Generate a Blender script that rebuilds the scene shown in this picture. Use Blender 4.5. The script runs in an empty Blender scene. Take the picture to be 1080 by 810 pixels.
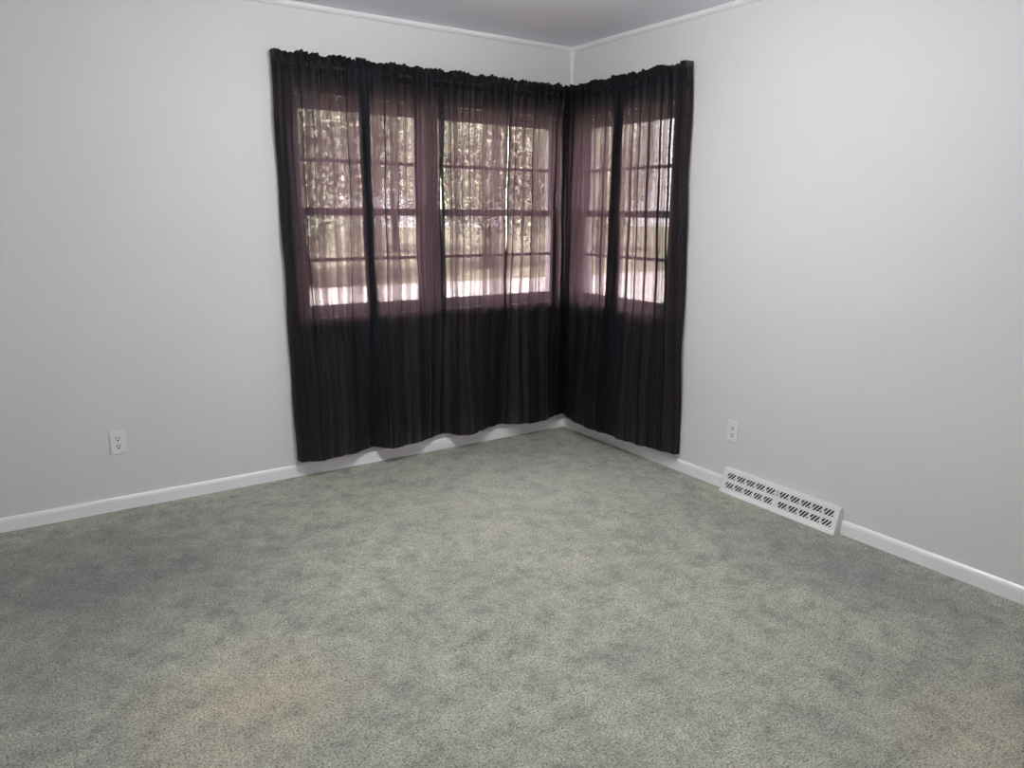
import bpy, bmesh, math, random
import numpy as np
from mathutils import Vector, Matrix

random.seed(7)
rng = np.random.default_rng(11)
scene = bpy.context.scene
COL = scene.collection
H = 2.44                                   # ceiling height; the far room corner stands at the origin
RX, RY = -3.75, -4.5                       # far sides of the room (behind the photographer)
WT = 0.14                                  # wall thickness

# ------------------------------------------------------------------ camera
cam_d = bpy.data.cameras.new('camera')
cam_d.sensor_width = 36.0
cam_d.lens = 776.4 / 1080 * 36
cam_d.clip_start = 0.02
cam = bpy.data.objects.new('camera', cam_d)
COL.objects.link(cam)
yaw, pit, rol = math.radians(33.97), math.radians(-13.056), math.radians(0.48)
fw = Vector((math.sin(yaw) * math.cos(pit), math.cos(yaw) * math.cos(pit), math.sin(pit)))
rt = Vector((math.cos(yaw), -math.sin(yaw), 0))
up = rt.cross(fw)
r2 = rt * math.cos(rol) + up * math.sin(rol)
u2 = -rt * math.sin(rol) + up * math.cos(rol)
M = Matrix((r2, u2, -fw)).transposed().to_4x4()
M.translation = Vector((-3.0554, -3.888, 1.4378))
cam.matrix_world = M
scene.camera = cam

# ------------------------------------------------------------------ colour management
vs = scene.view_settings
vs.view_transform = 'Standard'
vs.look = 'None'
vs.gamma = 1.0
vs.use_curve_mapping = False
vs.exposure = 0.0
try:
    scene.cycles.transparent_max_bounces = 24
    scene.cycles.max_bounces = 10
    scene.cycles.diffuse_bounces = 6
except Exception:
    pass

# ------------------------------------------------------------------ sky and sun
LAMP = 134.0
wd = bpy.data.worlds.new('overcast_sky')
scene.world = wd
wd.use_nodes = True
nt = wd.node_tree
nt.nodes.clear()
wo = nt.nodes.new('ShaderNodeOutputWorld')
wb = nt.nodes.new('ShaderNodeBackground')
wb.inputs[0].default_value = (0.93, 0.96, 1.0, 1)
wb.inputs[1].default_value = 12.0
nt.links.new(wb.outputs[0], wo.inputs[0])
sd = bpy.data.lights.new('sun', 'SUN')
sd.energy = 35.0
sd.angle = math.radians(3)
sd.color = (1.0, 0.96, 0.9)
sun = bpy.data.objects.new('sun', sd)
COL.objects.link(sun)
sun.rotation_euler = Vector((0.55, 0.5, -0.85)).to_track_quat('-Z', 'Y').to_euler()


# ------------------------------------------------------------------ materials
def new_mat(name):
    m = bpy.data.materials.new(name)
    m.use_nodes = True
    n = m.node_tree
    n.nodes.clear()
    o = n.nodes.new('ShaderNodeOutputMaterial')
    return m, n, o


def principled(name, col, rough=0.5, spec=0.5, bump=None, metal=0.0, var=None):
    m, n, o = new_mat(name)
    p = n.nodes.new('ShaderNodeBsdfPrincipled')
    p.inputs['Base Color'].default_value = (*col, 1)
    p.inputs['Roughness'].default_value = rough
    p.inputs['Specular IOR Level'].default_value = spec
    p.inputs['Metallic'].default_value = metal
    n.links.new(p.outputs[0], o.inputs[0])
    tc = n.nodes.new('ShaderNodeTexCoord')
    if bump:
        sc, st, dist = bump
        t = n.nodes.new('ShaderNodeTexNoise')
        t.inputs['Scale'].default_value = sc
        t.inputs['Detail'].default_value = 4
        b = n.nodes.new('ShaderNodeBump')
        b.inputs['Strength'].default_value = st
        b.inputs['Distance'].default_value = dist
        n.links.new(tc.outputs['Object'], t.inputs['Vector'])
        n.links.new(t.outputs['Fac'], b.inputs['Height'])
        n.links.new(b.outputs[0], p.inputs['Normal'])
    if var:
        sc, amt = var
        t = n.nodes.new('ShaderNodeTexNoise')
        t.inputs['Scale'].default_value = sc
        t.inputs['Detail'].default_value = 3
        r = n.nodes.new('ShaderNodeValToRGB')
        r.color_ramp.elements[0].position = 0.3
        r.color_ramp.elements[1].position = 0.7
        r.color_ramp.elements[0].color = (*[c * (1 - amt) for c in col], 1)
        r.color_ramp.elements[1].color = (*[min(1, c * (1 + amt)) for c in col], 1)
        n.links.new(tc.outputs['Object'], t.inputs['Vector'])
        n.links.new(t.outputs['Fac'], r.inputs[0])
        n.links.new(r.outputs[0], p.inputs['Base Color'])
    return m


MAT = {}
MAT['wall'] = principled('painted_wall', (0.72, 0.722, 0.725), 0.55, 0.3, bump=(160, 0.10, 0.0015), var=(1.3, 0.012))
MAT['ceil'] = principled('ceiling_paint', (0.88, 0.89, 0.97), 0.8, 0.2, bump=(120, 0.1, 0.002))
MAT['trim'] = principled('gloss_white_trim', (0.90, 0.90, 0.91), 0.3, 0.5)
MAT['plastic'] = principled('white_plastic', (0.80, 0.80, 0.79), 0.35, 0.5)
MAT['sash'] = principled('painted_sash', (0.72, 0.71, 0.72), 0.4, 0.4)
MAT['enamel'] = principled('white_enamel', (0.84, 0.84, 0.83), 0.35, 0.5)
MAT['dark'] = principled('dark_inside', (0.02, 0.021, 0.02), 0.8, 0.1)
MAT['slot'] = principled('slot_dark', (0.03, 0.03, 0.03), 0.8, 0.1)
MAT['metal'] = principled('screw_metal', (0.7, 0.7, 0.7), 0.4, 0.5, metal=1.0)
MAT['rod'] = principled('white_rod', (0.8, 0.8, 0.8), 0.35, 0.5)
MAT['bark'] = principled('tree_bark', (0.11, 0.08, 0.06), 0.9, 0.1, bump=(30, 0.6, 0.02), var=(8, 0.4))
MAT['leaf'] = principled('tree_leaves', (0.45, 0.475, 0.38), 0.6, 0.3, var=(2.0, 0.5))
MAT['lawn'] = principled('lawn_grass', (0.34, 0.34, 0.25), 0.9, 0.1, bump=(40, 0.8, 0.03), var=(1.5, 0.35))
MAT['concrete'] = principled('pale_concrete', (0.72, 0.70, 0.68), 0.85, 0.2, bump=(60, 0.3, 0.004), var=(2.0, 0.1))


def lamp_mat():
    m, n, o = new_mat('lamp_diffuser')
    e = n.nodes.new('ShaderNodeEmission')
    e.inputs[0].default_value = (1.0, 0.98, 0.985, 1)
    e.inputs[1].default_value = LAMP
    n.links.new(e.outputs[0], o.inputs[0])
    return m


MAT['lamp'] = lamp_mat()


def glass_mat():
    m, n, o = new_mat('window_glass')
    t = n.nodes.new('ShaderNodeBsdfTransparent')
    t.inputs[0].default_value = (0.95, 0.97, 0.96, 1)
    g = n.nodes.new('ShaderNodeBsdfGlossy')
    g.inputs['Roughness'].default_value = 0.02
    x = n.nodes.new('ShaderNodeMixShader')
    x.inputs[0].default_value = 0.06
    n.links.new(t.outputs[0], x.inputs[1])
    n.links.new(g.outputs[0], x.inputs[2])
    n.links.new(x.outputs[0], o.inputs[0])
    return m


MAT['glass'] = glass_mat()


def curtain_mat():
    """thin black voile: open weave (transparent), mauve when light comes through the threads"""
    m, n, o = new_mat('black_sheer_fabric')
    N = n.nodes
    L = n.links
    tc = N.new('ShaderNodeTexCoord')
    # weave openings: fine speckle (stretched a little along the warp) plus broad streaks of denser cloth
    mp = N.new('ShaderNodeMapping')
    mp.inputs['Scale'].default_value = (230, 180, 1)
    L.new(tc.outputs['UV'], mp.inputs[0])
    sp = N.new('ShaderNodeTexNoise')
    sp.inputs['Scale'].default_value = 1.0
    sp.inputs['Detail'].default_value = 2
    L.new(mp.outputs[0], sp.inputs['Vector'])
    mp2 = N.new('ShaderNodeMapping')
    mp2.inputs['Scale'].default_value = (30, 0.14, 1)
    L.new(tc.outputs['UV'], mp2.inputs[0])
    st = N.new('ShaderNodeTexNoise')
    st.inputs['Scale'].default_value = 1.0
    st.inputs['Detail'].default_value = 3
    L.new(mp2.outputs[0], st.inputs['Vector'])
    r1 = N.new('ShaderNodeMapRange')
    r1.inputs['From Min'].default_value = 0.38
    r1.inputs['From Max'].default_value = 0.64
    r1.inputs['To Min'].default_value = 0.15
    r1.inputs['To Max'].default_value = 1.85
    L.new(sp.outputs['Fac'], r1.inputs['Value'])
    r2 = N.new('ShaderNodeMapRange')
    r2.inputs['From Min'].default_value = 0.43
    r2.inputs['From Max'].default_value = 0.63
    r2.inputs['To Min'].default_value = 0.034
    r2.inputs['To Max'].default_value = 0.16
    L.new(st.outputs['Fac'], r2.inputs['Value'])
    mu = N.new('ShaderNodeMath')
    mu.operation = 'MULTIPLY'
    mu.use_clamp = True
    L.new(r1.outputs[0], mu.inputs[0])
    L.new(r2.outputs[0], mu.inputs[1])
    # cloth body
    p = N.new('ShaderNodeBsdfPrincipled')
    p.inputs['Base Color'].default_value = (0.0045, 0.007, 0.009, 1)
    p.inputs['Roughness'].default_value = 0.6
    p.inputs['Specular IOR Level'].default_value = 0.14
    wn = N.new('ShaderNodeTexNoise')
    wn.inputs['Scale'].default_value = 14
    wn.inputs['Detail'].default_value = 4
    wn.inputs['Distortion'].default_value = 0.8
    L.new(tc.outputs['UV'], wn.inputs['Vector'])
    bp = N.new('ShaderNodeBump')
    bp.inputs['Strength'].default_value = 0.35
    bp.inputs['Distance'].default_value = 0.012
    L.new(wn.outputs['Fac'], bp.inputs['Height'])
    L.new(bp.outputs[0], p.inputs['Normal'])
    tl = N.new('ShaderNodeBsdfTranslucent')
    tl.inputs[0].default_value = (0.031, 0.0155, 0.0195, 1)
    ad = N.new('ShaderNodeAddShader')
    L.new(p.outputs[0], ad.inputs[0])
    L.new(tl.outputs[0], ad.inputs[1])
    tr = N.new('ShaderNodeBsdfTransparent')
    tr.inputs[0].default_value = (1.0, 0.82, 0.85, 1)
    mx = N.new('ShaderNodeMixShader')
    L.new(mu.outputs[0], mx.inputs[0])
    L.new(ad.outputs[0], mx.inputs[1])
    L.new(tr.outputs[0], mx.inputs[2])
    L.new(mx.outputs[0], o.inputs[0])
    return m


MAT['curtain'] = curtain_mat()


def carpet_mat():
    m, n, o = new_mat('grey_green_carpet')
    N = n.nodes
    L = n.links
    tc = N.new('ShaderNodeTexCoord')

    def noise(scale, detail=3, rough=0.55, dist=0.0, loc=(0, 0, 0), sc=(1, 1, 1)):
        mp = N.new('ShaderNodeMapping')
        mp.inputs['Location'].default_value = loc
        mp.inputs['Scale'].default_value = sc
        L.new(tc.outputs['Object'], mp.inputs[0])
        t = N.new('ShaderNodeTexNoise')
        t.inputs['Scale'].default_value = scale
        t.inputs['Detail'].default_value = detail
        t.inputs['Roughness'].default_value = rough
        t.inputs['Distortion'].default_value = dist
        L.new(mp.outputs[0], t.inputs['Vector'])
        return t.outputs['Fac']

    def ramp(sock, stops):
        r = N.new('ShaderNodeValToRGB')
        e = r.color_ramp.elements
        while len(e) < len(stops):
            e.new(0.5)
        for k, (pos, c) in enumerate(stops):
            e[k].position = pos
            e[k].color = (*c, 1)
        L.new(sock, r.inputs[0])
        return r.outputs[0]

    def mix(fac, a, b, mode='MIX'):
        x = N.new('ShaderNodeMix')
        x.data_type = 'RGBA'
        x.blend_type = mode
        if isinstance(fac, float):
            x.inputs[0].default_value = fac
        else:
            L.new(fac, x.inputs[0])
        for sock, v in ((x.inputs[6], a), (x.inputs[7], b)):
            if isinstance(v, tuple):
                sock.default_value = (*v, 1)
            else:
                L.new(v, sock)
        return x.outputs[2]

    def blotch(cx, cy, rx, ry, lo, hi, seed):
        """a patch with a ragged outline: wear, discolouring or painted light"""
        mp = N.new('ShaderNodeMapping')
        mp.inputs['Location'].default_value = (-cx / rx, -cy / ry, 0)
        mp.inputs['Scale'].default_value = (1 / rx, 1 / ry, 1)
        L.new(tc.outputs['Object'], mp.inputs[0])
        ln = N.new('ShaderNodeVectorMath')
        ln.operation = 'LENGTH'
        L.new(mp.outputs[0], ln.inputs[0])
        a = N.new('ShaderNodeMath')
        a.operation = 'MULTIPLY_ADD'
        L.new(noise(4.5, 5, 0.65, 0.4, (seed, seed * 2, 0)), a.inputs[0])
        a.inputs[1].default_value = 1.5
        L.new(ln.outputs['Value'], a.inputs[2])
        r = N.new('ShaderNodeMapRange')
        r.inputs['From Min'].default_value = 1.9
        r.inputs['From Max'].default_value = 0.9
        r.inputs['To Min'].default_value = lo
        r.inputs['To Max'].default_value = hi
        L.new(a.outputs[0], r.inputs['Value'])
        return r.outputs[0]

    base = ramp(noise(2.0, 6, 0.66, 0.0), [(0.30, (0.385, 0.40, 0.35)), (0.5, (0.47, 0.48, 0.405)), (0.72, (0.55, 0.55, 0.455))])
    mid = ramp(noise(10, 9, 0.78, 0.0, (3, 1, 0)), [(0.32, (0.50, 0.515, 0.51)), (0.5, (0.94, 0.94, 0.94)), (0.68, (1.24, 1.24, 1.20))])
    fine = ramp(noise(38, 6, 0.8, 0.0, (7, 2, 0)), [(0.30, (0.60, 0.61, 0.61)), (0.5, (0.97, 0.97, 0.97)), (0.70, (1.2, 1.2, 1.18))])
    mid = mix(0.8, mid, fine, 'MULTIPLY')
    c = mix(0.9, base, mid, 'MULTIPLY')
    # patches: dark grey along the left wall, tan wear in the foreground, bluish by the vent; last, a painted pool of light
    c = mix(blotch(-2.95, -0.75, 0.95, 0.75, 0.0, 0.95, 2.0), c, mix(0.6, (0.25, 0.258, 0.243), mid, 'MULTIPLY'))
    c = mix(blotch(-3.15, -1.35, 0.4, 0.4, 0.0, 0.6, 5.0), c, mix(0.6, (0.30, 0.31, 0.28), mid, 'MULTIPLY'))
    c = mix(blotch(-0.30, -2.35, 0.30, 0.85, 0.0, 0.8, 9.0), c, mix(0.6, (0.31, 0.32, 0.31), mid, 'MULTIPLY'))
    c = mix(blotch(-2.60, -1.85, 0.36, 0.34, 0.0, 0.65, 13.0), c, mix(0.6, (0.57, 0.50, 0.385), mid, 'MULTIPLY'))
    c = mix(blotch(-0.92, -3.15, 0.35, 0.3, 0.0, 0.5, 17.0), c, mix(0.6, (0.57, 0.50, 0.385), mid, 'MULTIPLY'))
    c = mix(blotch(-0.85, -0.85, 0.85, 0.65, 0.0, 0.85, 23.0), c, mix(0.7, (0.64, 0.65, 0.56), mid, 'MULTIPLY'))  # pale tone painted in where the room light pools on the floor
    # pile grain
    g1 = noise(140, 3, 0.85, 0.0)
    g2 = noise(330, 2, 0.6)
    grain = ramp(g1, [(0.34, (0.06, 0.06, 0.055)), (0.45, (0.72, 0.72, 0.71)), (0.56, (1.08, 1.08, 1.07)), (0.72, (1.4, 1.4, 1.38))])
    c = mix(0.95, c, grain, 'MULTIPLY')
    gg = ramp(g2, [(0.3, (0.6, 0.6, 0.6)), (0.7, (1.25, 1.25, 1.25))])
    c = mix(0.5, c, gg, 'MULTIPLY')
    p = N.new('ShaderNodeBsdfPrincipled')
    p.inputs['Roughness'].default_value = 0.95
    p.inputs['Specular IOR Level'].default_value = 0.08
    p.inputs['Sheen Weight'].default_value = 0.15
    L.new(c, p.inputs['Base Color'])
    b = N.new('ShaderNodeBump')
    b.inputs['Strength'].default_value = 0.8
    b.inputs['Distance'].default_value = 0.006
    L.new(g1, b.inputs['Height'])
    L.new(b.outputs[0], p.inputs['Normal'])
    L.new(p.outputs[0], o.inputs[0])
    return m


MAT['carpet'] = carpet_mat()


# ------------------------------------------------------------------ helpers
def bx(bm, lo, hi, mat=None):
    """axis-aligned box into a bmesh, optionally through a matrix"""
    vs_ = [Vector((x, y, z)) for x in (lo[0], hi[0]) for y in (lo[1], hi[1]) for z in (lo[2], hi[2])]
    if mat is not None:
        vs_ = [mat @ v for v in vs_]
    v = [bm.verts.new(p) for p in vs_]
    for f in ((0, 1, 3, 2), (4, 6, 7, 5), (0, 4, 5, 1), (2, 3, 7, 6), (0, 2, 6, 4), (1, 5, 7, 3)):
        bm.faces.new([v[i] for i in f])


def prism(bm, prof, place, t0, t1):
    """extrude a 2-D outline; place(t, a, b) gives the 3-D point"""
    a = [bm.verts.new(place(t0, *q)) for q in prof]
    b = [bm.verts.new(place(t1, *q)) for q in prof]
    k = len(prof)
    for i in range(k):
        bm.faces.new((a[i], a[(i + 1) % k], b[(i + 1) % k], b[i]))
    bm.faces.new(a[::-1])
    bm.faces.new(b)


def obj(name, bm, mat, parent=None, smooth=False, bevel=0.0):
    if bevel:
        bmesh.ops.bevel(bm, geom=list(bm.edges), offset=bevel, segments=2, affect='EDGES', profile=0.6)
    bmesh.ops.recalc_face_normals(bm, faces=bm.faces)
    me = bpy.data.meshes.new(name)
    bm.to_mesh(me)
    bm.free()
    me.materials.append(MAT[mat])
    for p in me.polygons:
        p.use_smooth = smooth
    o = bpy.data.objects.new(name, me)
    COL.objects.link(o)
    if parent:
        o.parent = parent
    return o


def empty(name, loc=(0, 0, 0), rz=0.0):
    o = bpy.data.objects.new(name, None)
    o.empty_display_size = 0.05
    COL.objects.link(o)
    o.location = loc
    o.rotation_euler = (0, 0, rz)
    return o


def tag(o, label=None, cat=None, group=None, kind=None):
    if label:
        o['label'] = label
    if cat:
        o['category'] = cat
    if group:
        o['group'] = group
    if kind:
        o['kind'] = kind
    return o


def struct(name, bm, mat, label=None, cat=None, smooth=False):
    o = obj(name, bm, mat, smooth=smooth)
    return tag(o, label, cat, kind='structure')


def LW(u, d, z):
    """point by the left wall: u along it (0 at the corner, negative away), d out into the room"""
    return Vector((u, -d, z))


def RW(u, d, z):
    return Vector((-d, u, z))


# ------------------------------------------------------------------ the room
Z0, Z1 = 0.88, 2.02                        # window opening
LA, LB = -1.80, -0.075                      # opening in the left wall (x)
RA, RB = -0.94, -0.085                      # opening in the right wall (y)

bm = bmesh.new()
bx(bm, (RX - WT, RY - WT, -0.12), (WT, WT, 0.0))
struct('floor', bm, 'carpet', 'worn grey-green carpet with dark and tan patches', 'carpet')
bm = bmesh.new()
bx(bm, (RX - WT, RY - WT, H), (WT, WT, H + 0.16))
struct('ceiling', bm, 'ceil', 'plain grey-white ceiling above the curtains', 'ceiling')

bm = bmesh.new()
bx(bm, (RX, 0, 0), (LA, WT, H))
bx(bm, (LB, 0, 0), (WT, WT, H))
bx(bm, (LA, 0, 0), (LB, WT, Z0))
bx(bm, (LA, 0, Z1), (LB, WT, H))
struct('wall_left', bm, 'wall', 'white wall behind the wider pair of windows', 'wall')
bm = bmesh.new()
bx(bm, (0, RY, 0), (WT, RA, H))
bx(bm, (0, RB, 0), (WT, 0, H))
bx(bm, (0, RA, 0), (WT, RB, Z0))
bx(bm, (0, RA, Z1), (WT, RB, H))
struct('wall_right', bm, 'wall', 'white wall with the baseboard register', 'wall')
bm = bmesh.new()
bx(bm, (RX - WT, RY - WT, 0), (WT, RY, H))
struct('wall_back', bm, 'wall', 'plain white wall behind the photographer', 'wall')
bm = bmesh.new()
bx(bm, (RX - WT, RY, 0), (RX, WT, H))
struct('wall_side', bm, 'wall', 'plain white wall opposite the register wall', 'wall')

# baseboards: flat face, eased top
BBH, BBT = 0.067, 0.013
bb = [(0, 0), (BBT, 0), (BBT, BBH - 0.016), (BBT - 0.003, BBH - 0.006), (BBT - 0.008, BBH), (0, BBH)]
VY0, VY1 = -1.437, -2.102                  # the register interrupts the right baseboard
bm = bmesh.new()
prism(bm, bb, lambda t, a, b: LW(t, a, b), RX, 0.0)
struct('baseboard_left', bm, 'trim', 'white baseboard under the pair of windows', 'baseboard')
bm = bmesh.new()
prism(bm, bb, lambda t, a, b: RW(t, a, b), -BBT, VY0 + 0.004)
struct('baseboard_right', bm, 'trim', 'short white baseboard between register and corner', 'baseboard')
bm = bmesh.new()
prism(bm, bb, lambda t, a, b: RW(t, a, b), VY1 - 0.002, RY)
struct('baseboard_right', bm, 'trim', 'white baseboard running from the register away from the corner', 'baseboard')

# ceiling moulding: small cove along both walls, and the caulked inside corner
R = 0.024
qr = [(0, H), (0, H - R)] + [(R * math.sin(a), H - R * math.cos(a)) for a in [i * math.pi / 16 for i in range(1, 8)]] + [(R, H)]
bm = bmesh.new()
prism(bm, qr, lambda t, a, b: LW(t, a, b), RX, 0.0)
struct('trim_1', bm, 'trim', 'thin white ceiling moulding above the pair of windows', 'moulding')
bm = bmesh.new()
prism(bm, qr, lambda t, a, b: RW(t, a, b), -R, RY)
struct('trim_2', bm, 'trim', 'thin white ceiling moulding above the single window', 'moulding')
bm = bmesh.new()
pr = []
for z, w in ((H - R, 0.024), (2.36, 0.017), (2.28, 0.011), (2.15, 0.008), (BBH, 0.006)):
    pr.append([bm.verts.new((0, 0, z)), bm.verts.new((-w, 0, z)), bm.verts.new((-0.32 * w, -0.32 * w, z)), bm.verts.new((0, -w, z))])
for a, b in zip(pr, pr[1:]):
    for i in range(4):
        bm.faces.new((a[i], a[(i + 1) % 4], b[(i + 1) % 4], b[i]))
bm.faces.new(pr[0])
bm.faces.new(pr[-1][::-1])
struct('trim_3', bm, 'trim', 'narrow white corner bead between the two walls', 'moulding')


# ------------------------------------------------------------------ windows (double hung, each sash split once across)
def make_window(name, W, a, b, label, mull=None):
    """opening from a to b (a < b) along wall W; outward is negative d"""
    root = empty(name, W((a + b) / 2, -0.06, Z0))
    off = root.location

    def part(nm, boxes, mat, par=root, bevel=0.0):
        bm = bmesh.new()
        for (u0, u1, d0, d1, z0, z1) in boxes:
            p, q = W(u0, d0, z0), W(u1, d1, z1)
            bx(bm, [min(p[i], q[i]) - off[i] for i in range(3)], [max(p[i], q[i]) - off[i] for i in range(3)])
        return obj(nm, bm, mat, par, bevel=bevel)
    J = 0.014
    for u0, u1 in ((a, a + J), (b - J, b)):
        part('jamb', [(u0, u1, -0.012, -0.125, Z0, Z1)], 'sash')
    part('head', [(a + J, b - J, -0.012, -0.125, Z1 - J, Z1)], 'sash')
    part('sill', [(a + J, b - J, -0.016, -0.16, Z0, Z0 + 0.012)], 'sash')
    part('stool', [(a - (0.06 if abs(a - LA) < 1e-6 or abs(a - RA) < 1e-6 else 0.0), b if mull is None else mull[1], 0.053, -0.014, Z0 - 0.022, Z0)], 'sash')
    part('added_casing', [(a - (0.06 if abs(a - LA) < 1e-6 or abs(a - RA) < 1e-6 else 0.0), b if mull is None else mull[1], 0.044, 0.0, Z1, Z1 + 0.06)], 'sash')  # unseen casing, added and thickened to stop daylight spreading past the opening
    if abs(a - LA) < 1e-6 or abs(a - RA) < 1e-6:
        part('added_casing', [(a - 0.06, a, 0.044, 0.0, Z0, Z1)], 'sash')  # added side piece, equally deep, holds back the sideways glow
    ia, ib = a + J, b - J
    zm = 1.438
    S = 0.042
    for nm, d, lo, hi, rb, rtp, zmun in (('lower_sash', -0.018, Z0 + 0.012, zm + 0.02, 0.046, 0.036, 1.184),
                                         ('upper_sash', -0.056, zm - 0.02, Z1 - J, 0.036, 0.05, 1.703)):
        d1 = d - 0.034
        s = part(nm, [(ia, ia + S, d, d1, lo, hi), (ib - S, ib, d, d1, lo, hi),
                      (ia + S, ib - S, d, d1, lo, lo + rb), (ia + S, ib - S, d, d1, hi - rtp, hi)], 'sash')
        part('muntin', [(ia + S, ib - S, d - 0.006, d1 + 0.006, zmun - 0.0095, zmun + 0.0095)], 'sash', s)
        for z0, z1 in ((lo + rb, zmun - 0.0095), (zmun + 0.0095, hi - rtp)):
            part('pane', [(ia + S, ib - S, d - 0.015, d - 0.019, z0, z1)], 'glass', s)
    if mull:
        part('mullion', [(mull[0], mull[1], -0.012, -0.135, Z0, Z1)], 'sash')
    return tag(root, label, 'window', kind='structure')


make_window('window_1', LW, LA, -1.025, 'white double-hung window farther from the corner of the room', mull=(-1.025, -0.985))
make_window('window_2', LW, -0.985, LB, 'white double-hung window beside the corner on the wider curtained wall')
make_window('window_3', RW, RA, RB, 'single white double-hung window on the wall with the register')


# ------------------------------------------------------------------ ceiling light (out of frame, lights the room)
def lathe(bm, prof, seg=40):
    rings = []
    for r, z in prof:
        if r < 1e-6:
            rings.append([bm.verts.new((0, 0, z))])
        else:
            rings.append([bm.verts.new((r * math.cos(2 * math.pi * i / seg), r * math.sin(2 * math.pi * i / seg), z)) for i in range(seg)])
    for a, b in zip(rings, rings[1:]):
        for i in range(seg):
            j = (i + 1) % seg
            f = [a[i % len(a)], a[j % len(a)], b[j % len(b)], b[i % len(b)]]
            f = list(dict.fromkeys(f))
            if len(f) > 2:
                bm.faces.new(f)


lamp = empty('ceiling_light', (-1.62, -1.80, H))
tag(lamp, 'white glass globe light hanging close under the ceiling', 'lamp')
bm = bmesh.new()
lathe(bm, [(0, 0), (0.07, 0), (0.072, -0.01), (0.05, -0.026), (0.014, -0.03), (0.012, -0.10), (0.05, -0.106), (0.055, -0.118), (0, -0.118)])
obj('stem', bm, 'enamel', lamp, True)
bm = bmesh.new()
lathe(bm, [(0.045, -0.117)] + [(0.135 * math.sin(a), -0.19 + 0.07 * math.cos(a)) for a in [0.3 + i * (math.pi - 0.3) / 14 for i in range(1, 14)]] + [(0, -0.26)])
obj('diffuser', bm, 'lamp', lamp, True)


# ------------------------------------------------------------------ outlets
def make_outlet(W, u, z, label):
    root = empty('wall_outlet', W(u, 0, z))
    off = root.location

    def part(nm, u0, u1, d0, d1, z0, z1, mat, par=root, bevel=0.0):
        bm = bmesh.new()
        p, q = W(u + u0, d0, z + z0), W(u + u1, d1, z + z1)
        bx(bm, [min(p[i], q[i]) - off[i] for i in range(3)], [max(p[i], q[i]) - off[i] for i in range(3)])
        return obj(nm, bm, mat, par, bevel=bevel)
    part('cover_plate', -0.035, 0.035, 0.0, 0.0075, -0.057, 0.057, 'plastic', bevel=0.0022)
    for zc in (0.0195, -0.0195):
        bm = bmesh.new()
        ring = []
        for d in (0.006, 0.0085):
            rr = []
            for i in range(24):
                an = 2 * math.pi * i / 24
                x, y = 0.0172 * math.cos(an), 0.0172 * math.sin(an)
                y = max(-0.0142, min(0.0142, y))
                rr.append(bm.verts.new(W(u + x, d, z + zc + y) - off))
            ring.append(rr)
        for i in range(24):
            bm.faces.new((ring[0][i], ring[0][(i + 1) % 24], ring[1][(i + 1) % 24], ring[1][i]))
        bm.faces.new(ring[1])
        bm.faces.new(ring[0][::-1])
        rc = obj('receptacle', bm, 'plastic', root)
        part('slot', -0.009, -0.0052, 0.0080, 0.0089, zc - 0.001, zc + 0.0095, 'slot', rc)
        part('slot', 0.0052, 0.009, 0.0080, 0.0089, zc - 0.001, zc + 0.0075, 'slot', rc)
        part('ground_hole', -0.004, 0.004, 0.0080, 0.0089, zc - 0.0115, zc - 0.005, 'slot', rc)
    bm = bmesh.new()
    bmesh.ops.create_uvsphere(bm, u_segments=12, v_segments=6, radius=0.0035)
    for v in bm.verts:
        v.co = v.co * 0.8 + (W(u, 0.0065, z) - off)
    obj('screw', bm, 'metal', root, True)
    return tag(root, label, 'outlet')


make_outlet(LW, -2.733, 0.343, 'white duplex outlet on the wall beside the double-window curtains')
make_outlet(RW, -1.447, 0.326, 'white duplex outlet above the end of the baseboard register')

# ------------------------------------------------------------------ baseboard register
VL = VY0 - VY1
reg = empty('baseboard_register', (0, VY0, 0), 0)
tag(reg, 'white metal baseboard register with two rows of slanted louvers', 'register')
DT, DB, VH = 0.026, 0.052, 0.124           # depth at the top, depth at the bottom, height
ZB = 0.020                                 # foot of the slanted face
fa = Vector((-DB, 0, ZB))
fb = Vector((-DT, 0, VH - 0.006))
fup = (fb - fa).normalized()
flen = (fb - fa).length
fn = Vector((-fup.z, 0, fup.x))            # outward normal of the slanted face
FM = Matrix((Vector((0, -1, 0)), fup, fn)).transposed().to_4x4()
FM.translation = fa                        # local: x along the register, y up its face, z out


def regbox(nm, boxes, mat, par=reg, bevel=0.0, skew=None):
    bm = bmesh.new()
    for lo, hi in boxes:
        bx(bm, lo, hi, FM)
    return obj(nm, bm, mat, par, bevel=bevel)


E0 = 0.012
# rows measured up the face
row1 = (flen - 0.012 - 0.030, flen - 0.012)
row2 = (0.010, 0.040)
half = VL / 2
gaps_up = 0.018
gaps_lo = 0.024


def groups(mid):
    out = []
    for x0, x1 in ((E0 + 0.006, half - mid / 2), (half + mid / 2, VL - E0 - 0.006)):
        w = (x1 - x0) / 5
        for k in range(5):
            out.append((x0 + k * w + 0.006, x0 + (k + 1) * w - 0.006))
    return out


bars = [((0, 0, -0.0015), (VL, row2[0], 0)), ((0, row2[1], -0.0015), (VL, row1[0], 0)), ((0, row1[1], -0.0015), (VL, flen, 0))]
gl = []
for row, mid in ((row1, gaps_up), (row2, gaps_lo)):
    g = groups(mid)
    xs = [0.0] + [v for p_ in g for v in p_] + [VL]
    for k in range(0, len(xs), 2):
        bars.append(((xs[k], row[0], -0.0015), (xs[k + 1], row[1], 0)))
    gl += [(p_, row) for p_ in g]
regbox('face_plate', bars, 'enamel')
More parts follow.
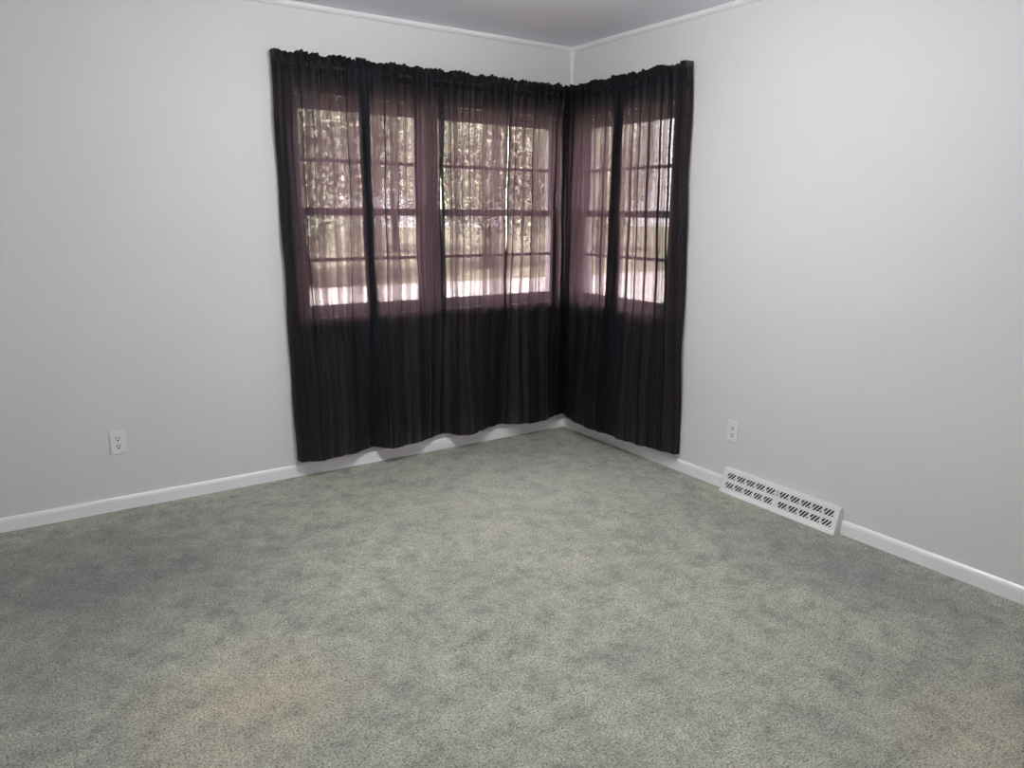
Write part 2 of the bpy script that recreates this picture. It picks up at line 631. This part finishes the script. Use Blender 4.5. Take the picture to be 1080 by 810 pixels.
# slanted louvers, one set for each opening
for (x0, x1), (y0, y1) in gl:
    bm = bmesh.new()
    h = y1 - y0
    lean = 0.75 * h
    n = 4
    pitch = (x1 - x0 + lean) / n
    for k in range(n + 1):
        xa = x0 - lean + k * pitch
        w = pitch * 0.36
        # parallelogram bar clipped to the opening
        poly = [(xa, y0), (xa + w, y0), (xa + w + lean, y1), (xa + lean, y1)]
        for lim, sgn in ((x0, 1), (x1, -1)):
            outp = []
            for i in range(len(poly)):
                p_, q_ = poly[i], poly[(i + 1) % len(poly)]
                ip, iq = (p_[0] - lim) * sgn >= 0, (q_[0] - lim) * sgn >= 0
                if ip:
                    outp.append(p_)
                if ip != iq:
                    t = (lim - p_[0]) / (q_[0] - p_[0])
                    outp.append((lim, p_[1] + t * (q_[1] - p_[1])))
            poly = outp
            if len(poly) < 3:
                break
        if len(poly) < 3:
            continue
        prism(bm, poly, lambda t, a_, b_: FM @ Vector((a_, b_, t)), -0.005, -0.0003)
    obj('louver', bm, 'enamel', reg)
bm = bmesh.new()
bx(bm, (0.004, 0.002, -0.014), (VL - 0.004, flen - 0.002, -0.011), FM)
obj('dark_backing', bm, 'dark', reg)  # near-black backing sheet, darkens the gaps between the louvers
# top cap with a row of perforations, foot flange, back plate, end caps
bm = bmesh.new()
prism(bm, [(0, VH), (DT, VH), (DT + 0.0015, VH - 0.006), (DT - 0.002, VH - 0.007), (DT - 0.002, VH - 0.003), (0, VH - 0.003)], lambda t, a_, b_: Vector((-a_, -t, b_)), 0, VL)
top = obj('top_cap', bm, 'enamel', reg)
bm = bmesh.new()
for k in range(44):
    x = 0.012 + k * (VL - 0.024) / 43
    bx(bm, (-0.017, -x - 0.0024, VH - 0.001), (-0.012, -x + 0.0024, VH + 0.0003))
obj('perforation_row', bm, 'slot', top)
bm = bmesh.new()
prism(bm, [(DB, ZB), (DB + 0.002, ZB), (DB + 0.0095, 0.006), (DB + 0.0095, 0.0), (DB + 0.0065, 0.0), (DB + 0.006, 0.006), (DB - 0.001, ZB - 0.003)],
      lambda t, a_, b_: Vector((-a_, -t, b_)), -0.004, VL + 0.001)
obj('foot_flange', bm, 'enamel', reg)
cap = [(0.0, 0.0), (DB + 0.004, 0.0), (DB + 0.004, ZB), (DT + 0.003, VH - 0.004), (DT - 0.002, VH + 0.001), (0, VH + 0.001)]
for t0, t1 in ((-0.003, 0.0), (VL, VL + 0.003)):
    bm = bmesh.new()
    prism(bm, cap, lambda t, a_, b_: Vector((-a_, -t, b_)), t0, t1)
    obj('end_cap', bm, 'enamel', reg)
regbox('damper_lever', [((half - 0.0015, row1[0] + 0.004, 0), (half + 0.0015, row1[1] - 0.004, 0.012)),
                        ((half - 0.004, row1[0] + 0.010, 0.010), (half + 0.004, row1[1] - 0.006, 0.013))], 'enamel')
regbox('lever_slot', [((half - 0.003, row1[0] + 0.001, -0.0002), (half + 0.003, row1[1] - 0.001, 0.0005))], 'slot')

# ------------------------------------------------------------------ curtains
ZTOP, ZBOT = 2.170, 0.104
ZROD = 2.150
DROD = 0.056


def sst(x, a, b):
    t = np.clip((x - a) / (b - a), 0, 1)
    return t * t * (3 - 2 * t)


def make_curtain(W, top, bot, folds, label, seed, wrap_start=False, wrap_end=False, hem0=0.028, hem1=0.028, layer=0.0,
                 din=(0.020, 0.020), bulge=0.105, peak=0.42, bdrop=0.0, gather=9, bow=0.0):
    """top/bot: (start, end) along the wall at rod height and at the hem;
    folds: (position 0..1, width top, width bottom, lean) cloth doubled over on itself"""
    r = np.random.default_rng(seed)
    # --- columns: f = place across, side = which way it is doubled, dd = extra depth
    cols = []                               # (f, foldindex, sidesign, depthoffset, hemside)
    if wrap_start:
        for q in np.linspace(0, 1, 7)[:-1]:
            cols.append((0.0, -1, 0, ('wrap', 1 - q), 0))
    else:
        for q in np.linspace(1, 0, 5)[:-1]:
            cols.append((0.0, -1, 0, ('hem', 0.006), q * hem0))
        cols.append((0.0, -1, 0, ('hem', 0.003), -0.0015))
    fs = sorted(folds)
    base = np.linspace(0, 1, 150)
    k = 0
    for f in base:
        while k < len(fs) and f > fs[k][0]:
            c = fs[k][0]
            for sd, dp in ((1.0, 0.0), (1.12, 0.5), (0.9, 1.0), (0.0, 1.0), (-0.9, 1.0), (-1.12, 1.5), (-1.0, 2.0)):
                cols.append((c, k, sd, ('fold', dp), 0))
            k += 1
        cols.append((f, -1, 0, None, 0))
    if wrap_end:
        for q in np.linspace(0, 1, 7)[1:]:
            cols.append((1.0, -1, 0, ('wrap', q), 0))
    else:
        cols.append((1.0, -1, 0, ('hem', 0.003), 0.0015))
        for q in np.linspace(0, 1, 5)[1:]:
            cols.append((1.0, -1, 0, ('hem', 0.006), -q * hem1))
    # --- rows, denser at the header
    zs = np.concatenate([np.linspace(2.205, 2.10, 22), np.linspace(2.09, ZBOT, 92)])
    nz, nc = len(zs), len(cols)
    f = np.array([c[0] for c in cols])
    P = np.zeros((nz, nc, 3))
    ph = r.uniform(0, 6.28, 12)
    sgn = 1.0 if top[1] > top[0] else -1.0
    width = abs(top[1] - top[0])
    for i, z in enumerate(zs):
        t = (ZTOP - z) / (ZTOP - ZBOT)
        tc_ = min(max(t, 0), 1)
        a = top[0] + (bot[0] - top[0]) * tc_
        b = top[1] + (bot[1] - top[1]) * tc_
        # lean of each fold drags its neighbours along
        warp = np.zeros(nc)
        for (c, w0, w1, ln) in fs:
            warp += ln * (tc_ - 0.25) * np.exp(-((f - c) / 0.10) ** 2)
        env = np.sin(np.pi * np.clip(f, 0, 1)) ** 0.5
        wob = 0.004 * np.sin(5.1 * z + ph[0] + 4 * f) * env + 0.0022 * np.sin(13 * z + ph[1] + 9 * f)
        u = a + (b - a) * f + (warp * env) + wob
        # the free edge draws back a little in front of the window, leaving a narrow gap
        u = u - sgn * bow * np.clip(f, 0, 1) ** 8 * math.exp(-((z - 1.5) / 0.38) ** 2)
        # depth: tight gathers at the rod melting into a few soft folds, hem bellied out into the room
        g = math.exp(-max(0, ZROD - z) / 0.35)
        ga = 0.0065 * (0.35 + 0.65 * g) * (0.4 + 0.6 * env)
        fold_amp = 0.009 * sst(np.array(tc_), 0.02, 0.45) * (0.4 + 0.6 * env)
        d_in = din[0] + (din[1] - din[0]) * f
        pk = np.where(f < peak, 0.5 * f / peak, 0.5 + 0.5 * (f - peak) / (1 - peak))
        belly = d_in + bulge * np.sin(np.pi * pk) ** 1.5
        low = sst(np.array(tc_), 0.60, 1.0)
        d = (DROD + 0.013) * (1 - low) + belly * low
        d = d + ga * np.sin(2 * np.pi * gather * f + ph[2] + 1.5 * np.sin(7 * f + ph[3])) + 0.5 * ga * np.sin(2 * np.pi * gather * 1.9 * f + ph[4] + 0.8 * z)
        d = d + fold_amp * np.sin(2 * np.pi * 4.3 * f + ph[5] + 0.5 * np.sin(2 * z)) * (1 - 0.35 * low)
        d = d + 0.004 * np.sin(2 * np.pi * 2 * f + 3.0 * z + ph[6]) * low
        d = d + layer
        at_sill = math.exp(-((z - 0.86) / 0.10) ** 2)
        d = d * (1 - at_sill) + np.maximum(d, 0.0585 + layer) * at_sill
        # keep round the rod
        near = math.exp(-((z - ZROD) / 0.028) ** 2)
        d = d * (1 - near) + np.maximum(DROD + 0.0125 + layer * 0.6, 0.35 * d + 0.65 * (DROD + 0.0135 + layer * 0.6)) * near
        zz = np.full(nc, z)
        # ruffled header above the rod
        if z > ZROD:
            k_ = (z - ZROD) / (2.205 - ZROD)
            ruf = np.sin(2 * np.pi * 4.1 * f + ph[7] + 2 * np.sin(8 * f + ph[0])) + 0.5 * np.sin(2 * np.pi * gather * 1.9 * f + ph[8]) + 0.8 * np.sin(2 * np.pi * 2.3 * f + ph[11])
            zz = zz + 0.0055 * k_ * (ruf - 0.3)
            d = d + 0.006 * k_ * np.sin(2 * np.pi * gather * 2.1 * f + ph[9])
        # uneven hem
        zz = zz + low * (bdrop * np.sin(np.pi * f) * tc_ + 0.004 * np.sin(9 * f + ph[10]) * tc_)
        base_d = d
        x_off = np.zeros(nc)
        for j, c in enumerate(cols):
            if c[1] >= 0:
                (cc, w0, w1, ln) = fs[c[1]]
                w = (w0 + (w1 - w0) * tc_) * (1 + 0.25 * math.sin(4 * z + c[1] * 2 + ph[0]))
                w *= min(1.0, 0.25 + max(0.0, ZROD + 0.03 - z) / 0.2)
                x_off[j] = sgn * c[2] * w * 0.5
            if c[3]:
                kd, v = c[3]
                if kd == 'fold':
                    d[j] += v * 0.0045
                elif kd == 'hem':
                    d[j] -= v * 0.6
                    x_off[j] = sgn * c[4] * (1 + 0.25 * math.sin(6 * z + ph[1]))
                elif kd == 'wrap':
                    dw = 0.012 + 0.012 * math.sin(3.5 * z + ph[2]) ** 2
                    d[j] = d[j] * (1 - v) + dw * v
                    dirn = -1 if (wrap_start and f[j] < 0.5) else 1
                    x_off[j] = sgn * dirn * 0.010 * math.sin(min(1, v * 1.4) * math.pi / 2)
        # third leg of each fold settles back
        for (c, w0, w1, ln) in fs:
            m_ = (f > c) & np.array([q[1] < 0 for q in cols])
            d[m_] += 0.009 * np.exp(-(f[m_] - c) / 0.08)
        d = np.maximum(d, 0.012)
        P[i, :, 0] = u + x_off
        P[i, :, 1] = d
        P[i, :, 2] = zz
    verts = [W(*P[i, j]) for i in range(nz) for j in range(nc)]
    faces = [(i * nc + j, i * nc + j + 1, (i + 1) * nc + j + 1, (i + 1) * nc + j) for i in range(nz - 1) for j in range(nc - 1)]
    # cloth coordinates: arc length of the gathered cloth, height
    s = np.concatenate([[0], np.cumsum(np.hypot(np.diff(P[nz // 2, :, 0]), np.diff(P[nz // 2, :, 1])))])
    me = bpy.data.meshes.new('curtain')
    me.from_pydata(verts, [], faces)
    uv = me.uv_layers.new(name='cloth')
    vi = np.zeros(len(me.loops), dtype=np.int32)
    me.loops.foreach_get('vertex_index', vi)
    uvs = np.stack([s[vi % nc] * 1.0 + seed * 3.1, zs[vi // nc] + seed], axis=1).astype(np.float32)
    uv.data.foreach_set('uv', uvs.ravel())
    me.polygons.foreach_set('use_smooth', [True] * len(me.polygons))
    me.materials.append(MAT['curtain'])
    o = bpy.data.objects.new('curtain', me)
    COL.objects.link(o)
    tag(o, label, 'curtain', 'black curtains over the corner windows')
    # back of the rod pocket and header: a second layer behind the rod
    rows = [i for i in range(nz) if zs[i] > 2.105]
    js = [j for j in range(nc) if cols[j][1] < 0 and not (cols[j][3])]
    v2, f2 = [], []
    for i in rows:
        for j in js:
            q = P[i, j].copy()
            z = zs[i]
            arch = max(0.0, 1 - ((z - ZROD) / 0.036) ** 2) ** 0.5 if abs(z - ZROD) < 0.036 else 0.0
            q[1] = q[1] - 0.003 - 0.021 * arch
            q[2] -= 0.002 if z > 2.19 else 0
            v2.append(W(*q))
    n2 = len(js)
    for i in range(len(rows) - 1):
        for j in range(n2 - 1):
            f2.append((i * n2 + j, i * n2 + j + 1, (i + 1) * n2 + j + 1, (i + 1) * n2 + j))
    m2 = bpy.data.meshes.new('rod_pocket')
    m2.from_pydata(v2, [], f2)
    m2.polygons.foreach_set('use_smooth', [True] * len(m2.polygons))
    m2.materials.append(MAT['curtain'])
    uv2 = m2.uv_layers.new(name='cloth')
    for l in m2.loops:
        i, j = divmod(l.vertex_index, n2)
        uv2.data[l.index].uv = (s[js[j]] + seed * 5.3, zs[rows[i]])
    o2 = bpy.data.objects.new('rod_pocket', m2)
    COL.objects.link(o2)
    o2.parent = o
    return o


# folds: (place, width at top, width at hem, lean in metres)
make_curtain(LW, (-1.880, -1.408), (-1.868, -1.388), [(0.235, 0.005, 0.005, 0.0), (0.73, 0.006, 0.008, -0.03)],
             'black sheer curtain at the free end of the double-window rod', 1, wrap_start=True, hem1=0.050, din=(0.075, 0.020), bulge=0.06, peak=0.3, layer=0.004)
make_curtain(LW, (-1.462, -0.974), (-1.440, -0.974), [(0.28, 0.006, 0.006, -0.06), (0.45, 0.004, 0.004, -0.03), (0.66, 0.003, 0.003, 0.02)],
             'black sheer curtain covering the post between the two side-by-side windows', 2, hem0=0.050, hem1=0.010, peak=0.3, layer=0.003, bow=0.012)
make_curtain(LW, (-0.976, -0.517), (-0.980, -0.548), [(0.14, 0.004, 0.006, 0.01), (0.30, 0.003, 0.003, 0.0), (0.56, 0.004, 0.005, 0.0)],
             'black sheer curtain with two narrow bright gaps along its edges', 3, hem0=0.022, hem1=0.008, peak=0.35, bow=0.008)
make_curtain(LW, (-0.516, -0.072), (-0.562, -0.055), [(0.10, 0.003, 0.016, -0.02), (0.38, 0.005, 0.005, -0.03), (0.78, 0.02, 0.02, 0.0), (0.9, 0.03, 0.03, 0.0)],
             'black sheer curtain on the double-window rod reaching into the room corner', 4, hem0=0.010, peak=0.35, layer=0.004, din=(0.02, 0.046), bulge=0.09)
make_curtain(RW, (-0.045, -0.556), (-0.030, -0.600), [(0.14, 0.03, 0.03, 0.0), (0.32, 0.005, 0.006, 0.0), (0.72, 0.005, 0.005, 0.03)],
             'black sheer curtain beside the corner on the single-window rod', 5, hem1=0.065, din=(0.043, 0.10), bulge=0.05, peak=0.55)
make_curtain(RW, (-0.497, -1.022), (-0.448, -1.085), [(0.32, 0.007, 0.007, -0.02), (0.43, 0.004, 0.004, 0.0), (0.57, 0.009, 0.009, -0.03), (0.72, 0.010, 0.010, 0.0), (0.86, 0.009, 0.009, -0.02)],
             'black sheer curtain at the register end of the single-window rod', 6, wrap_end=True, hem0=0.065, din=(0.10, 0.05), bulge=0.02, peak=0.3, layer=0.006)


# curtain rods inside the pockets, turned back to the wall at the free ends
def make_rod(W, u0, u1, label):
    root = empty('curtain_rod', W(u0, 0, ZROD))
    off = root.location

    def tube(nm, pts, rad, seg=10):
        bm = bmesh.new()
        prev = None
        for i, p in enumerate(pts):
            t = (pts[min(i + 1, len(pts) - 1)] - pts[max(i - 1, 0)]).normalized()
            zv = Vector((0, 0, 1))
            n = t.cross(zv).normalized()
            ring = [bm.verts.new(p - off + rad * (math.cos(2 * math.pi * k / seg) * n + math.sin(2 * math.pi * k / seg) * zv)) for k in range(seg)]
            if prev:
                for k in range(seg):
                    bm.faces.new((prev[k], prev[(k + 1) % seg], ring[(k + 1) % seg], ring[k]))
            else:
                bm.faces.new(ring[::-1])
            prev = ring
        bm.faces.new(prev)
        return obj(nm, bm, 'rod', root, True)
    s = 1 if u1 > u0 else -1
    tube('pole', [W(u0, 0.008, ZROD), W(u0, DROD - 0.02, ZROD), W(u0 + s * 0.006, DROD - 0.006, ZROD), W(u0 + s * 0.02, DROD, ZROD)] +
         [W(u0 + (u1 - u0) * k / 8, DROD, ZROD) for k in range(1, 9)], 0.0065)
    for uu in (u0, u1):
        bm = bmesh.new()
        p, q = W(uu - 0.009, 0, ZROD - 0.022), W(uu + 0.009, 0.0085, ZROD + 0.022)
        bx(bm, [min(p[i], q[i]) - off[i] for i in range(3)], [max(p[i], q[i]) - off[i] for i in range(3)])
        if uu == u1:
            p, q = W(uu - 0.004, 0.008, ZROD - 0.006), W(uu + 0.004, DROD + 0.002, ZROD + 0.002)
            bx(bm, [min(p[i], q[i]) - off[i] for i in range(3)], [max(p[i], q[i]) - off[i] for i in range(3)])
        obj('bracket', bm, 'rod', root)
    return tag(root, label, 'curtain rod')


make_rod(LW, -1.868, -0.115, 'white curtain rod hidden in the pockets of the double-window curtains')
make_rod(RW, -1.008, -0.115, 'white curtain rod hidden in the pockets of the single-window curtains')

# ------------------------------------------------------------------ outdoors, seen only through the cloth
GZ = -0.55
bm = bmesh.new()
bx(bm, (-60, -30, GZ - 0.3), (90, 90, GZ))
o = obj('lawn', bm, 'lawn')
tag(o, 'green lawn outside the windows', 'lawn', kind='structure')
bm = bmesh.new()
bx(bm, (-60, 8.0, GZ), (90, 15.0, GZ + 0.03))
o = obj('street', bm, 'concrete')
tag(o, 'pale concrete street outside the windows', 'street', kind='structure')


def make_tree(x, y, h, r, seed, label):
    rr = random.Random(seed)
    root = empty('tree', (x, y, GZ))
    bm = bmesh.new()
    pts = [(Vector((0.06 * k * rr.uniform(-1, 1), 0.06 * k * rr.uniform(-1, 1), h * 0.85 * k / 6)), 0.16 * (1 - k / 8)) for k in range(7)]

    def limb(pts):
        prev = None
        for p, rad in pts:
            ring = [bm.verts.new(p + Vector((rad * math.cos(a), rad * math.sin(a), 0))) for a in [2 * math.pi * k / 8 for k in range(8)]]
            if prev:
                for k in range(8):
                    bm.faces.new((prev[k], prev[(k + 1) % 8], ring[(k + 1) % 8], ring[k]))
            prev = ring
        bm.faces.new(prev)
    limb(pts)
    ends = []
    for b in range(13):
        st = pts[rr.randint(1, 5)][0]
        an = rr.uniform(0, 6.28)
        e = st + Vector((math.cos(an) * r * rr.uniform(0.5, 0.95), math.sin(an) * r * rr.uniform(0.5, 0.95), rr.uniform(-0.1, 0.9) * h * 0.3))
        limb([(st.lerp(e, q), 0.06 * (1 - 0.8 * q)) for q in (0, 0.35, 0.7, 1)])
        ends.append(e)
    obj('trunk', bm, 'bark', root, True)
    vs_, fs_ = [], []
    ends.append(Vector((0, 0, h * 0.9)))
    for e in ends:
        cr = r * rr.uniform(0.35, 0.55)
        for k in range(2400):
            p = e + Vector((rr.gauss(0, 1), rr.gauss(0, 1), rr.gauss(0, 0.8))) * cr * 0.55
            a = Vector((rr.uniform(-1, 1), rr.uniform(-1, 1), rr.uniform(-1, 1))).normalized()
            b = a.cross(Vector((rr.uniform(-1, 1), rr.uniform(-1, 1), rr.uniform(-1, 1)))).normalized()
            sz = rr.uniform(0.06, 0.12)
            i = len(vs_)
            vs_ += [p - a * sz, p + b * sz * 0.5, p + a * sz, p - b * sz * 0.5]
            fs_.append((i, i + 1, i + 2, i + 3))
    me = bpy.data.meshes.new('foliage')
    me.from_pydata(vs_, [], fs_)
    me.materials.append(MAT['leaf'])
    fo = bpy.data.objects.new('foliage', me)
    COL.objects.link(fo)
    fo.parent = root
    fo['kind'] = 'stuff'
    return tag(root, label, 'tree', 'trees across the street outside')


for yaw_, dist_, h_, r_, sd_, lb in ((18.5, 22, 6.0, 2.3, 3, 'broad leafy green tree across the street, farthest from the room corner'),
                                     (25.0, 39, 11.0, 3.6, 4, 'leafy green tree across the street behind the post between windows'),
                                     (32.0, 28, 7.5, 2.6, 5, 'leafy green tree across the street behind the curtain with two bright gaps'),
                                     (39.5, 42, 11.0, 3.2, 6, 'leafy green tree across the street behind the room corner')):
    make_tree(-3.05 + dist_ * math.sin(math.radians(yaw_)), -3.9 + dist_ * math.cos(math.radians(yaw_)), h_, r_, sd_, lb)
